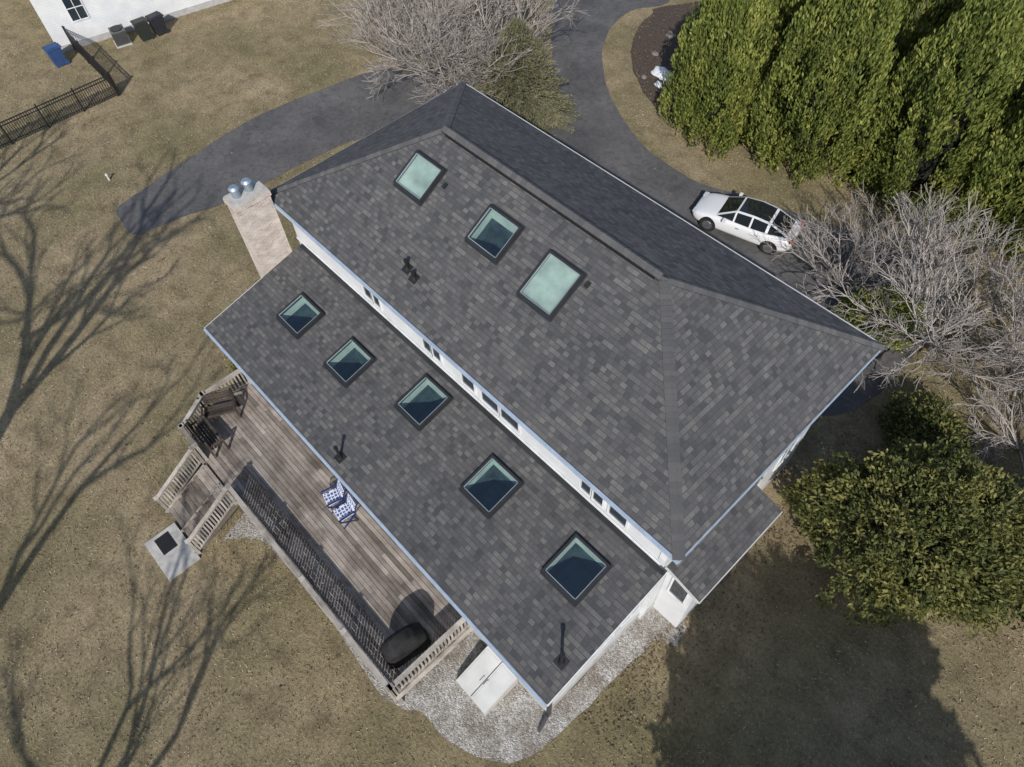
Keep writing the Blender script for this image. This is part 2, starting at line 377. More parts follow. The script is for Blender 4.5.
t=MB(); t.bar((.75,.28,lz(.28)+.012),(17.36,.28,lz(.28)+.012),.14,.012); t.obj('wall_flashing',DARKM,house)
cp=MB()
def caps(a,b,n1,n2,wd=.15,lift=.0,step=.135,lo=.3,hi=.75,th_=.035):
    a=Vector(a);b=Vector(b);e=(b-a);Ln=e.length;e.normalize()
    n1=Vector(n1).normalized();n2=Vector(n2).normalized();nm=(n1+n2).normalized()
    d1=n1.cross(e); d1=d1 if d1.z<0 else -d1; d2=n2.cross(e); d2=d2 if d2.z<0 else -d2
    k=int(Ln/step)
    for i in range(k):
        p=a+e*(i*step); q=a+e*((i+1)*step+.05)
        up=nm*(th_+lift); uq=nm*(.012+lift)
        rr=random.uniform(lo,hi)
        for d,nn in ((d1,n1),(d2,n2)):
            cp.quad([p+up,q+uq,q+uq*.9+d*wd,p+up*.9+d*wd],0,rr)
            cp.quad([p+up,p+up*.9+d*wd,p+d*wd+nn*.004,p+nn*.004],0,0)
            cp.quad([p+up*.9+d*wd,q+uq*.9+d*wd,q+d*wd+nn*.002,p+d*wd+nn*.002],0,0)
nf=(0,-SLU,1);nb=(0,SLU,1);nr=(.564,0,1);nl=(-.569,0,1)
caps(A,P,nf,nl);caps(B,Q,nf,nr,.16,0,.15,.4,.7,.035);caps(C,Q,nb,nr);caps(Dp,P,nb,nl);caps(P,Q,nf,nb,.17,.07,.2)
cp.obj('hip_and_ridge_caps',SHC,house)
rv=MB(); rv.b2((P[0]+.2,W/2-.17,ZE+DZ-.10),(Q[0]-.2,W/2+.17,ZE+DZ-.02)); rv.obj('ridge_vent',BLACK,house)
wl=MB()
wl.b2((.40,.40,.0),(17.2,8.42,ZE-.21))
o=wl.obj('upper_walls',SID,house)
wl=MB()
def prism(mb,x0,x1,prof,mi=0):
    n=len(prof); a=[(x0,y,zz) for y,zz in prof]; b=[(x1,y,zz) for y,zz in prof]
    mb.quad(a[::-1],mi,.5); mb.quad(b,mi,.5)
    for i in range(n):
        j=(i+1)%n
        if i==2: continue
        mb.quad([a[i],a[j],b[j],b[i]],mi,.5)
prism(wl,.95,17.1,[(.38,0),(-3.6,0),(-3.6,lz(-3.6)-.21),(.38,lz(.38)-.21)])
wl.obj('lower_walls',SID,house)
fd=MB(); fd.b2((.9,-3.63,0),(17.13,-3.603,.42)); fd.b2((17.103,-3.6,0),(17.13,.38,.42)); fd.b2((17.203,.45,0),(17.23,8.4,.42)); fd.obj('foundation',FOUND,house)
tr=MB(); tr.b2((16.98,-3.64,.43),(17.15,-3.603,3.6)); tr.b2((17.103,-3.602,.43),(17.14,-3.45,3.6)); tr.b2((17.05,.37,4.95),(17.24,.397,6.55)); tr.b2((17.203,.4,.43),(17.24,.55,6.55)); tr.obj('corner_boards',WHITE,house)
ds=MB(); ds.b2((17.16,-3.72,.25),(17.25,-3.6,3.5)); ds.bar((17.2,-3.68,.28),(17.3,-4.15,.05),.09,.07); ds.bar((17.2,-3.66,3.5),(17.2,-4.0,3.62),.09,.07); ds.obj('downspout',DARKM,house)
def window(mb,face,c,w,hh,mull=0):
    f=.06
    def bx(a0,a1,z0,z1,d0,d1,mi):
        if face=='y-': mb.b2((a0,c[1]-d1,z0),(a1,c[1]-d0,z1),mi)
        else: mb.b2((c[1]+d0,a0,z0),(c[1]+d1,a1,z1),mi)
    a,zc=c[0],c[2]
    bx(a-w/2,a+w/2,zc-hh/2,zc+hh/2,.004,.012,1)
    bx(a-w/2-f,a-w/2,zc-hh/2-f,zc+hh/2+f,.003,.045,0); bx(a+w/2,a+w/2+f,zc-hh/2-f,zc+hh/2+f,.003,.045,0)
    bx(a-w/2+.001,a+w/2-.001,zc+hh/2,zc+hh/2+f,.003,.043,0); bx(a-w/2+.001,a+w/2-.001,zc-hh/2-f,zc-hh/2,.003,.05,0)
    for i in range(mull):
        x=a-w/2+w*(i+1)/(mull+1); bx(x-.018,x+.018,zc-hh/2+.002,zc+hh/2-.002,.013,.03,0)
wn=MB()
for x0,x1 in ((4.55,4.97),(5.05,5.42),(7.60,7.98),(8.06,8.44),(9.42,9.98),(10.3,11.02),(11.12,11.86),(14.3,14.64),(14.74,15.08),(15.32,15.90)):
    window(wn,'y-',((x0+x1)/2,.4,5.36),x1-x0,.56)
for y in (-2.6,-1.3,-.2): window(wn,'x+',(y,17.1,2.2),.7,1.3,1)
for y in (5.4,7.2): 
    window(wn,'x+',(y,17.2,5.2),.8,1.3,1); window(wn,'x+',(y,17.2,2.2),.8,1.3,1)
for x in (3.2,6.0,10.2,12.3,15.6): window(wn,'y-',(x,-3.6,2.35 if x<14 else 2.6),1.5 if x<14 else .8,1.9 if x<14 else .9,1)
wn.obj('windows',[WHITE,WGL],house)
bo=MB(); bo.b2((17.21,1.0,0),(18.15,4.4,3.62)); bo.obj('side_entry_walls',SID,house)
wn=MB(); window(wn,'y-',(17.72,1.0,2.7),.5,1.2,0); window(wn,'x+',(2.0,18.15,2.4),.7,1.2,1); wn.obj('side_entry_windows',[WHITE,WGL],house)
me=bpy.data.meshes.new('side_entry_roof'); ex_=18.38; ey_=4.5
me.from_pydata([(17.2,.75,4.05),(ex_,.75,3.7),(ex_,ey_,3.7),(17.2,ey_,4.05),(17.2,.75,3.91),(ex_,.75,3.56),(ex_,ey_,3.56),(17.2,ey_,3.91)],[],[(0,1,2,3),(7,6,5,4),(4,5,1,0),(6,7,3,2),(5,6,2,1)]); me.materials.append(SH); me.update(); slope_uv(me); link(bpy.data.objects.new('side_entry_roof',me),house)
t=MB(); t.b2((ex_+.004,.75,3.58),(ex_+.03,ey_,3.69)); t.bar((17.2,.735,3.98),(ex_,.735,3.63),.02,.13); t.obj('side_entry_trim',LGREY,house)
def skylight(rect,y_ref,z_ref,sl,shade):
    x0,y0,x1,y1=rect; al=math.atan(sl); es=Vector((0,math.cos(al),math.sin(al))); ex=Vector((1,0,0)); nn=ex.cross(es)
    c=Vector(((x0+x1)/2,(y0+y1)/2,z_ref+sl*((y0+y1)/2-y_ref))); wx=x1-x0; wy=(y1-y0)/math.cos(al)
    Mx=Matrix((ex,es,nn)).transposed()
    k=MB(); f=.07
    def bx(cx,cy,cz,sx_,sy_,sz_,mi): k.box(c+Mx@Vector((cx,cy,cz)),(sx_,sy_,sz_),Mx,mi)
    for s_ in(-1,1):
        bx(s_*(wx/2),0,.06,f,wy+f,.14,0); bx(0,s_*(wy/2),.061,wx-f-.002,f,.138,0)
        bx(s_*(wx/2-.046),0,.10,.02,wy-f-.02,.05,1); bx(0,s_*(wy/2-.046),.101,wx-f-.07,.02,.048,1)
        bx(s_*(wx/2+.055),0,.006,.04,wy+.18,.008,0)
    bx(0,-(wy/2+.07),.010,wx+.07,.08,.008,0); bx(0,(wy/2+.07),.010,wx+.07,.07,.008,0)
    gx,gy=wx/2-f/2,wy/2-f/2
    k.quad([c+Mx@Vector((a,b,.112)) for a,b in((-gx,-gy),(gx,-gy),(gx,gy),(-gx,gy))],2,.5)
    dpt=.38; hx,hy=wx/2-.02,wy/2-.02
    T=[c+Mx@Vector((a,b,0.03)) for a,b in((-hx,-hy),(hx,-hy),(hx,hy),(-hx,hy))]
    Bt=[p-Vector((0,0,dpt)) for p in T]
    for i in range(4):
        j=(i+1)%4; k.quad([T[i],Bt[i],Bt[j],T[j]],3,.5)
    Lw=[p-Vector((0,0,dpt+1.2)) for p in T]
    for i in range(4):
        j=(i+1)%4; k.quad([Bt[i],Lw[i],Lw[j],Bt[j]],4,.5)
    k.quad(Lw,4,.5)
    if shade>0:
        yy=hy-2*hy*shade
        k.quad([c+Mx@Vector((a,b,.03)) for a,b in((-hx+.02,yy),(hx-.02,yy),(hx-.02,hy-.02),(-hx+.02,hy-.02))],5,.5)
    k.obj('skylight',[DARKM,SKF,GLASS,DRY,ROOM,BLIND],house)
for rct,s_ in zip(upS,(1.0,0.0,1.0)): skylight(rct,0,ZE,SLU,s_)
for rct in loS: skylight(rct,.4,lzt,SLL,0)
def vent(x,y,zz,hgt,n=1):
    k=MB()
    k.box((x,y,zz+.015),(.30,.30,.02),Matrix.Rotation(math.atan(SLU if y>0 else SLL),3,'X'))
    k.cyl((x,y,zz),(x,y,zz+.12),.10,.06,14); k.cyl((x,y,zz+.1),(x,y,zz+hgt),.045,.045,12); k.cyl((x,y,zz+hgt-.08),(x,y,zz+hgt+.02),.065,.065,12)
    k.obj('vent_pipe',BLACK,house)
vent(6.55,.98,ZE+SLU*.98,.36); vent(6.95,.9,ZE+SLU*.9,.26); vent(8.19,-3.6,lz(-3.6),.62); vent(16.95,-3.03,lz(-3.03),.8)
for (x,y) in ((5.85,3.2),(11.5,3.3)):
    k=MB(); k.box((x,y,ZE+SLU*y+.03),(.12,.18,.04),Matrix.Rotation(math.atan(SLU),3,'X')); k.obj('roof_anchor',BLACK,house)
ch=MB(); ch.b2((.0,-1.30,0),(.69,-.08,7.22)); ch.b2((-.04,-1.34,7.22),(.73,-.04,7.40)); 
o=ch.obj('chimney',BRK,house)
me=o.data; uv=me.uv_layers.new(name='UVMap')
for p in me.polygons:
    for li in p.loop_indices:
        c=me.vertices[me.loops[li].vertex_index].co
        uv.data[li].uv=(c.x+.1,c.y) if abs(p.normal.z)>.5 else ((c.y if abs(p.normal.x)>.5 else c.x),c.z)
ch=MB(); ch.b2((-.01,-1.31,7.403),(.70,-.07,7.47)); ch.obj('chimney_crown',CONC,house)
ch=MB()
for y in (-.98,-.52): 
    ch.cyl((.3,y,7.46),(.3,y,7.78),.14,.13,16); ch.cyl((.3,y,7.80),(.3,y,7.87),.18,.11,16)
ch.obj('chimney_flues',mk_plain('galvanised_steel',(.30,.36,.42),.45,.6),house)

# ------------------------------------------------------------------ deck
deck=empty('wooden_deck'); ZD=1.25
b=MB(); y=-6.6
while y<-3.66:
    xs=1.72 if y>-5.35 else 1.72+(.68)*(-5.35-y)/1.25
    x=xs; 
    cuts=sorted([xs]+[xs+random.uniform(1,3)+3.6*i for i in range(0,4) if xs+3.6*i+3<14.0]+[14.0])
    for a,c in zip(cuts[:-1],cuts[1:]):
        if c-a>.05: b.b2((a+.004,y,ZD-.035),(c-.004,y+.130,ZD+random.uniform(-.003,.003)))
    y+=.142
b.obj('deck_boards',DECK,deck)
s_=MB()
s_.b2((5.5,-6.66,ZD-.28),(14.05,-6.61,ZD-.02)); s_.b2((14.01,-6.6,ZD-.28),(14.06,-3.64,ZD-.02)); s_.b2((2.4,-6.66,ZD-.28),(3.45,-6.61,ZD-.02))
s_.bar((1.66,-5.35,ZD-.15),(2.36,-6.62,ZD-.15),.05,.26); s_.b2((1.65,-5.3,ZD-.28),(1.70,-3.64,ZD-.02))
for x in (2.6,5.6,7.7,9.8,11.9,13.9):
    s_.b2((x-.07,-6.60,0),(x+.07,-6.46,ZD-.04))
for i in range(28): s_.b2((1.9+i*.43,-6.45,ZD-.2),(1.94+i*.43,-3.65,ZD-.04))
s_.obj('deck_frame',RAIL,deck)
def railing(mb,a,bb,posts=True):
    a=Vector(a);bb=Vector(bb);d=bb-a;Ln=d.length
    mb.bar(a+Vector((0,0,.95)),bb+Vector((0,0,.95)),.14,.04); mb.bar(a+Vector((0,0,.86)),bb+Vector((0,0,.86)),.04,.09); mb.bar(a+Vector((0,0,.12)),bb+Vector((0,0,.12)),.04,.08)
    n=max(1,int(Ln/.125))
    for i in range(n+1):
        p=a+d*(i/n); mb.box(p+Vector((0,0,.49)),(.055,.055,.72))
    m_=max(1,round(Ln/1.9))
    for i in range(m_+1):
        p=a+d*(i/m_); mb.box(p+Vector((0,0,.46)),(.10,.10,1.04)); mb.box(p+Vector((0,0,1.0)),(.15,.15,.035))
rl=MB()
for a,bb in (((5.55,-6.56,ZD),(13.96,-6.56,ZD)),((13.96,-6.5,ZD),(13.96,-3.75,ZD)),((1.78,-3.75,ZD),(1.78,-5.35,ZD)),((1.78,-5.4,ZD),(2.44,-6.52,ZD)),((2.46,-6.56,ZD),(3.45,-6.56,ZD))): railing(rl,a,bb)
for x in (3.42,5.56): railing(rl,(x,-6.7,ZD-.05),(x,-8.55,.05))
rl.obj('railing',RAIL,deck)
st=MB(); ns=7
for i in range(ns-1):
    yy=-6.66-i*.31; zz=ZD-(i+1)*ZD/ns
    st.b2((3.5,yy-.15,zz-.035),(5.48,yy-.012,zz)); st.b2((3.5,yy-.31,zz-.035),(5.48,yy-.165,zz))
for x in (3.47,4.5,5.50): st.bar((x,-6.68,ZD-.25),(x,-8.6,.0),.045,.26)
st.obj('stair_treads',DECK,deck)
p=MB(); p.b2((4.0,-9.75,0),(5.75,-8.62,.09)); p.obj('concrete_landing',CONC)
p=MB(); p.b2((4.15,-9.45,.092),(4.85,-8.95,.11)); 
for i in range(6): p.b2((4.18+i*.11,-9.43,.11),(4.24+i*.11,-8.97,.116))
p.obj('door_mat',BLACK)
def bench(x,y,rz,ln):
    e=empty('slatted_bench',(x,y,ZD),rz); m=MB()
    for i in range(5): m.b2((-ln/2,-.25+i*.1,.42),(ln/2,-.17+i*.1,.45))
    for i in range(4): m.bar((-ln/2,.30+i*.02,.55+i*.12),(ln/2,.30+i*.02,.55+i*.12),.025,.09)
    for sx_ in(-1,1):
        m.b2((sx_*ln/2-.04,-.25,.0),(sx_*ln/2+.04,-.19,.42)); m.b2((sx_*ln/2-.04,.25,0),(sx_*ln/2+.04,.32,.98)); m.b2((sx_*ln/2-.03,-.25,.62),(sx_*ln/2+.03,.28,.66)); m.b2((sx_*ln/2-.03,-.25,.45),(sx_*ln/2+.03,-.2,.62))
    m.obj('seat_and_frame',DARKW,e)
bench(3.0,-6.0,math.pi,1.25); bench(2.35,-5.2,math.radians(62),1.1)
CUS=mk_pattern(); NAVY=mk_plain('navy_frame',(.015,.025,.10),.4)
def chair(x,y,rz):
    e=empty('patio_chair',(x,y,ZD),rz); m=MB()
    for sx_ in(-.27,.27):
        m.bar((sx_,-.25,0),(sx_,.28,.46),.035,.035); m.bar((sx_,.28,0),(sx_,-.25,.46),.035,.035); m.bar((sx_,.22,.42),(sx_,.42,.98),.035,.035); m.bar((sx_,-.27,.62),(sx_,.30,.64),.05,.03); m.bar((sx_,-.25,.44),(sx_,-.27,.62),.03,.03)
    m.bar((-.27,.42,.98),(.27,.42,.98),.035,.035); m.bar((-.27,-.25,.44),(.27,-.25,.44),.035,.035)
    m.obj('frame',NAVY,e)
    c=MB(); c.box((0,0,.49),(.5,.52,.08)); c.box((0,.34,.75),(.5,.09,.5),Matrix.Rotation(math.radians(-18),3,'X'))
    o=c.obj('cushions',CUS,e); bv=o.modifiers.new('b','BEVEL'); bv.width=.03; bv.segments=3
chair(7.95,-4.3,math.radians(-15)); chair(8.63,-4.35,math.radians(-8))
e=empty('covered_grill',(13.2,-5.5,ZD),math.radians(80)); 
bm=bmesh.new(); rings=[]
for (zz,hx,hy,rd) in ((0.03,.70,.34,.12),(.3,.68,.33,.12),(.78,.66,.31,.1),(.9,.60,.30,.12),(1.05,.38,.27,.16),(1.14,.32,.15,.12)):
    ring=[]
    for k in range(32):
        t_=2*math.pi*k/32; cx,cy=math.cos(t_),math.sin(t_); pw=.45
        wob=1+.035*math.sin(9*t_+zz*4)*(1.2-zz)
        ring.append(bm.verts.new((math.copysign(abs(cx)**pw,cx)*hx*wob,math.copysign(abs(cy)**pw,cy)*hy*wob,zz)))
    rings.append(ring)
for a_,b_ in zip(rings[:-1],rings[1:]):
    for k in range(32): bm.faces.new((a_[k],a_[(k+1)%32],b_[(k+1)%32],b_[k]))
bm.faces.new(rings[-1]); me=bpy.data.meshes.new('cover'); bm.to_mesh(me); bm.free(); me.materials.append(mk_plain('grill_cover_cloth',(.022,.022,.023),.9,0,.4,4,.1))
for p_ in me.polygons: p_.use_smooth=True
link(bpy.data.objects.new('cover',me),e)
e=empty('cellar_bulkhead'); m=MB()
x0,x1,y0,y1=14.62,15.92,-4.98,-3.66
m.quad([(x0,y0,0),(x0,y1,0),(x0,y1,.62),(x0,y0,.24)]);m.quad([(x1,y0,0),(x1,y0,.24),(x1,y1,.62),(x1,y1,0)]);m.quad([(x0,y0,0),(x0,y0,.24),(x1,y0,.24),(x1,y0,0)]);m.quad([(x0,y0,.24),(x0,y1,.62),(x1,y1,.62),(x1,y0,.24)])
m.obj('frame',CONC,e)
m=MB(); al=math.atan(.38/1.32); Mr=Matrix.Rotation(al,3,'X'); ym=(y0+y1)/2
for sx_ in(-1,1):
    m.box(((x0+x1)/2+sx_*.325,ym,.465),(.615,1.36,.04),Mr); m.box(((x0+x1)/2+sx_*.08,ym-.1,.50),(.03,.2,.03),Mr)
    m.box(((x0+x1)/2+sx_*.325,ym,.49),(.5,1.2,.012),Mr)
m.obj('doors',LGREY,e)

# ------------------------------------------------------------------ car
def car():
    e=empty('parked_car',(9.1,16.75,.02),math.radians(194)); e.scale=(.95,.95,.95)
    paint=NT('white_car_paint'); PAINT=paint.base((.62,.63,.65),.25); paint.b.inputs['Coat Weight'].default_value=.8; paint.b.inputs['Coat Roughness'].default_value=.05
    CG=mk_plain('car_glass',(.012,.015,.018),.05,0,.1,1,.9); TY=mk_plain('tyre',(.015,.015,.015),.85); RM=mk_plain('wheel_rim',(.35,.36,.38),.3,.8); RED=mk_plain('tail_lamp',(.35,.01,.01),.2); LAMP=mk_plain('head_lamp',(.5,.53,.56),.1)
    bm=bmesh.new()
    stn=[(2.42,.50,.36,.52,.56),(2.34,.74,.27,.60,.66),(2.05,.88,.2,.70,.80),(1.55,.93,.18,.79,.90),(.95,.94,.18,.86,.97),(0,.94,.18,.90,1.0),(-1,.95,.18,.93,1.02),(-1.65,.94,.2,.97,1.05),(-2.1,.88,.26,.98,1.06),(-2.32,.76,.34,.93,1.0),(-2.4,.6,.44,.80,.86)]
    rs=[]
    for x,w_,zb,zs,zt_ in stn:
        half=[(0,zb),(w_*.88,zb),(w_,zb+.14),(w_*1.0,(zb+zs)/2+.06),(w_*.97,zs),(w_*.80,zs+(zt_-zs)*.7),(w_*.4,zt_)]
        pts=half+[(-yy,zz) for yy,zz in half[::-1] if yy>0]
        rs.append([bm.verts.new((x,yy,zz)) for yy,zz in pts])
    n_=len(rs[0])
    for a_,b_ in zip(rs[:-1],rs[1:]):
        for k in range(n_): bm.faces.new((a_[k],a_[(k+1)%n_],b_[(k+1)%n_],b_[k]))
    bm.faces.new(rs[0][::-1]); bm.faces.new(rs[-1])
    bmesh.ops.recalc_face_normals(bm,faces=bm.faces[:])
    me=bpy.data.meshes.new('body'); bm.to_mesh(me); bm.free(); me.materials.append(PAINT)
    for p_ in me.polygons: p_.use_smooth=True
    o=link(bpy.data.objects.new('body',me),e); sb=o.modifiers.new('s','SUBSURF'); sb.levels=2; sb.render_levels=2
    bm=bmesh.new()
    gs=[(1.20,.72,.93,.72,.93),(.42,.80,.95,.60,1.36),(.34,.81,.95,.60,1.38),(-.35,.84,.97,.62,1.44),(-.43,.84,.97,.62,1.44),(-1.10,.83,1.0,.60,1.39),(-1.22,.82,1.0,.59,1.37),(-2.02,.68,1.03,.60,1.06)]
    rows=[]
    for x,wb,zb,wt,zt_ in gs:
        pts=[(wb,zb),(wt+.02,zt_-.02),(wt-.09,zt_+.012),(-(wt-.09),zt_+.012),(-wt-.02,zt_-.02),(-wb,zb)]
        rows.append([bm.verts.new((x,yy,zz)) for yy,zz in pts])
    for i,(a_,b_) in enumerate(zip(rows[:-1],rows[1:])):
        for k in range(5):
            f=bm.faces.new((a_[k],a_[k+1],b_[k+1],b_[k]))
            pillar=(i in (1,3,5))
            if k in (0,4): f.material_index=0 if pillar else 1
            elif k in (1,3): f.material_index=0
            else: f.material_index=0 if i in (1,5) else 1
            if i==0 and k in(0,4): f.material_index=1
    bmesh.ops.recalc_face_normals(bm,faces=bm.faces[:])
    me=bpy.data.meshes.new('cabin'); bm.to_mesh(me); bm.free(); me.materials.append(PAINT); me.materials.append(CG)
    link(bpy.data.objects.new('cabin',me),e)
    k=MB()
    for x in (1.48,-1.48):
        for s__ in(-1,1):
            k.cyl((x,s__*.72,.34),(x,s__*.955,.34),.345,.345,24,0); k.cyl((x,s__*.95,.34),(x,s__*.965,.34),.24,.22,16,1)
            k.cyl((x,s__*.7,.36),(x,s__*.945,.36),.40,.40,24,2)
    k.obj('wheels',[TY,RM,BLACK],e)
    k=MB()
    for s__ in(-1,1):
        k.box((.75,s__*1.0,1.0),(.14,.2,.12),None,0); k.box((2.26,s__*.62,.67),(.2,.28,.05),Matrix.Rotation(.25,3,'Y'),2); k.box((-2.30,s__*.62,.93),(.14,.34,.09),None,1)
        k.box((.1,s__*.957,.78),(.16,.02,.03),None,3); k.box((-.8,s__*.957,.8),(.16,.02,.03),None,3)
    k.box((2.37,0,.45),(.1,.8,.12),None,4); k.box((-2.38,0,.62),(.05,.5,.14),None,4)
    k.obj('mirrors_and_lamps',[PAINT,RED,LAMP,RM,BLACK],e)
car()

# ------------------------------------------------------------------ neighbour house, fence, small things
rz=math.radians(-12); nb=empty('neighbor_house',(-27.2,.9,0),rz)
m=MB(); m.b2((-10,0,.35),(0,15,5.6)); m.obj('walls',SID,nb)
m=MB(); m.b2((-10.03,-.03,0),(.03,15.03,.349)); m.obj('foundation',FOUND,nb)
m=MB()
for y,zz in ((1.9,2.1),(6.3,2.1),(10.5,2.1),(2.2,4.7),(6.0,4.7),(9.8,4.7)):
    window(m,'x+',(y,0,zz),.85,1.35,1); m.b2((.013,y-.42,zz-.02),(.035,y+.42,zz+.02),0)
window(m,'y-',(-2.5,0,1.9),.95,1.4,1); window(m,'y-',(-6,0,1.9),.95,1.4,1)
m.obj('windows',[WHITE,WGL],nb)
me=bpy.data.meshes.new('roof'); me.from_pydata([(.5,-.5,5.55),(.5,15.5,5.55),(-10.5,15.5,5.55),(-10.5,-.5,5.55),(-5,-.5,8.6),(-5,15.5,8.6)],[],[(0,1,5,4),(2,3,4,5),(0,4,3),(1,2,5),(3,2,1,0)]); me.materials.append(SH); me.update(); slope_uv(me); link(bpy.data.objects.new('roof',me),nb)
fe=empty('metal_fence'); m=MB()
def fence(a,bb):
    a=Vector(a);bb=Vector(bb);d=bb-a;Ln=d.length
    for zz in (.18,1.05,1.22): m.bar(a+Vector((0,0,zz)),bb+Vector((0,0,zz)),.04,.045)
    n_=int(Ln/.12)
    for i in range(n_): m.box(a+d*(i/n_)+Vector((0,0,.66)),(.03,.03,1.22))
    n_=round(Ln/1.9)
    for i in range(n_+1): m.box(a+d*(i/n_)+Vector((0,0,.68)),(.08,.08,1.36))
fence((-20.9,-16,0),(-20.8,1.4,0)); fence((-20.8,1.5,0),(-27,1.7,0)); m.obj('rails_and_pickets',BLACK,fe)
def bin_(x,y,col,nm='trash_bin'):
    e=empty(nm,(x,y,0),random.uniform(-.3,.3)); k=MB(); M_=mk_plain(nm+'_plastic',col,.5)
    P0=[(-.26,-.3),(.26,-.3),(.26,.3),(-.26,.3)]; P1=[(-.32,-.37),(.32,-.37),(.32,.37),(-.32,.37)]
    for i in range(4):
        j=(i+1)%4; k.quad([(*P0[i],.05),(*P0[j],.05),(*P1[j],1.0),(*P1[i],1.0)])
    k.b2((-.34,-.4,1.0),(.34,.4,1.07)); k.b2((-.25,-.34,1.07),(.25,.3,1.11)); k.cyl((-.3,.32,.12),(.3,.32,.12),.12,.12,14); k.bar((-.25,.44,1.0),(.25,.44,1.0),.04,.04)
    k.obj('bin_body',M_,e)
bin_(-24.9,5.2,(.02,.025,.022)); bin_(-24.8,6.1,(.02,.022,.03)); bin_(-26.0,.45,(.025,.06,.16),'recycling_bin')
e=empty('air_conditioner',(-25.5,4.0,0),rz); k=MB(); k.b2((-.45,-.45,0),(.45,.45,.08)); k.b2((-.4,-.4,.08),(.4,.4,.85),1); k.cyl((0,0,.85),(0,0,.9),.34,.34,20,2)
for i in range(12): k.b2((.402,-.38+i*.065,.12),(.42,-.36+i*.065,.8),2)
k.obj('cabinet',[CONC,mk_plain('ac_metal',(.12,.13,.13),.5,.3),BLACK],e)
k=MB(); k.cyl((-14.6,-2.1,0),(-14.6,-2.1,.3),.05,.04,10); k.cyl((-14.6,-2.1,.3),(-14.6,-2.1,.37),.08,.05,10); k.obj('path_light',LGREY)
def lump(name,x,y,rx,ry,hz,mat,sd_=0,seg=20):
    bm=bmesh.new(); bmesh.ops.create_icosphere(bm,subdivisions=4,radius=1)
    rr=random.Random(sd_); ph=[rr.uniform(0,6) for _ in range(8)]
    for v in bm.verts:
        c=v.co; k_=1+.16*math.sin(2.5*c.x+ph[0]+2*c.y)+.10*math.sin(4*c.y+ph[1]+3*c.z)+.04*math.sin(8*c.x+ph[2]+6*c.y)
        v.co=Vector((c.x*rx*k_,c.y*ry*k_,max(-.02,c.z*hz*k_)))
    me=bpy.data.meshes.new(name); bm.to_mesh(me); bm.free(); me.materials.append(mat)
    for p_ in me.polygons: p_.use_smooth=True
    o=bpy.data.objects.new(name,me); o.location=(x,y,.01); return link(o)
lump('snow_patch',-1.1,23.4,.75,.45,.2,SNOW,1); lump('snow_patch',-.6,22.5,.3,.22,.12,SNOW,3)
ROCK=mk_plain('grey_rock',(.15,.14,.13),.9,0,.3,4)
for i,(x,y,s1) in enumerate(((-2.6,24.6,.22),(-1.6,22.5,.18),(.6,22.3,.25),(-3.2,26.6,.3),(1.6,21.6,.15))): lump('garden_rock',x,y,s1,s1*.8,s1*.6,ROCK,10+i)

# ------------------------------------------------------------------ vegetation
def foliage(name,clC,clR,per,leaf,mat,mode,centre,parent,rb=None):
    k=len(clC); n=k*per
    u=RNG.normal(0,1,(n,3)); u=unit(u)*(RNG.uniform(.35,1,n)**.5)[:,None]
    P_=np.repeat(clC,per,0)+u*np.repeat(clR,per,0)
    out=unit(P_-centre)
    if mode=='up': D_=unit(out*.45+np.array([0,0,1.0])+RNG.normal(0,.35,(n,3)))
    elif mode=='flat': D_=unit(out*.8+RNG.normal(0,.6,(n,3)))
    else: D_=unit(out*1.0+np.array([0,0,-.1])+RNG.normal(0,.45,(n,3)))
    S_=unit(np.cross(D_,out*.5+RNG.normal(0,.7,(n,3))+(np.array([0,0,.6]) if mode=='flat' else 0)))
    rb=RNG.uniform(0,1,k) if rb is None else rb
    rn=np.clip(np.repeat(rb,per)*.55+RNG.uniform(0,.45,n),0,1)
    l_=RNG.uniform(.7,1.3,n)*leaf[0]; w_=RNG.uniform(.7,1.2,n)*leaf[1]
    P_[:,2]=np.maximum(P_[:,2],.03)
    return quads(name,P_,D_,S_,l_,w_,rn,mat,parent)
def core(e,c,rx,ry,rz_):  # solid near-black ellipsoid added for the deep shade inside a crown
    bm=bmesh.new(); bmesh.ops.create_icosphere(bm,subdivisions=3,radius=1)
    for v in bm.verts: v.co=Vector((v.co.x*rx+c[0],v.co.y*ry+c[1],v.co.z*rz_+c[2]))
    me=bpy.data.meshes.new('crown_shade_core'); bm.to_mesh(me); bm.free(); me.materials.append(CORE); link(bpy.data.objects.new('crown_shade_core',me),e)
def arbor(x,y,R,H,k=620,per=78):
    e=empty('arborvitae_tree',(x,y,0),random.uniform(0,6))
    t_=RNG.uniform(0,1,k)**1.1; ph=RNG.uniform(0,2*np.pi,k); fl=RNG.uniform(0,6)
    prof=R*(np.clip(1-t_**2.6,0,1)**.8)*(.85+.15*np.minimum(1,t_*6))
    prof*=(1+.15*np.sin(3*ph+fl)+.10*np.sin(7*ph+5*t_+fl))*RNG.uniform(.74,1.12,k)
    inner=RNG.uniform(0,1,k)<.16; prof=np.where(inner,prof*.6,prof)
    Cc=np.stack([np.cos(ph)*prof*.9,np.sin(ph)*prof*.9,.35+t_*(H-.7)],1)
    Rr=np.stack([np.full(k,.30),np.full(k,.30),np.full(k,.62)],1)*RNG.uniform(.6,1.35,k)[:,None]
    foliage('foliage',Cc,Rr,per,(.22,.08),ARB,'up',np.array([0,0,H*.15]),e)
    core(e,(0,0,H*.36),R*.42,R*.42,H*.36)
    m_=MB(); m_.cyl((0,0,0),(0,0,H*.9),.16,.03,8); m_.obj('trunk',BARK,e)
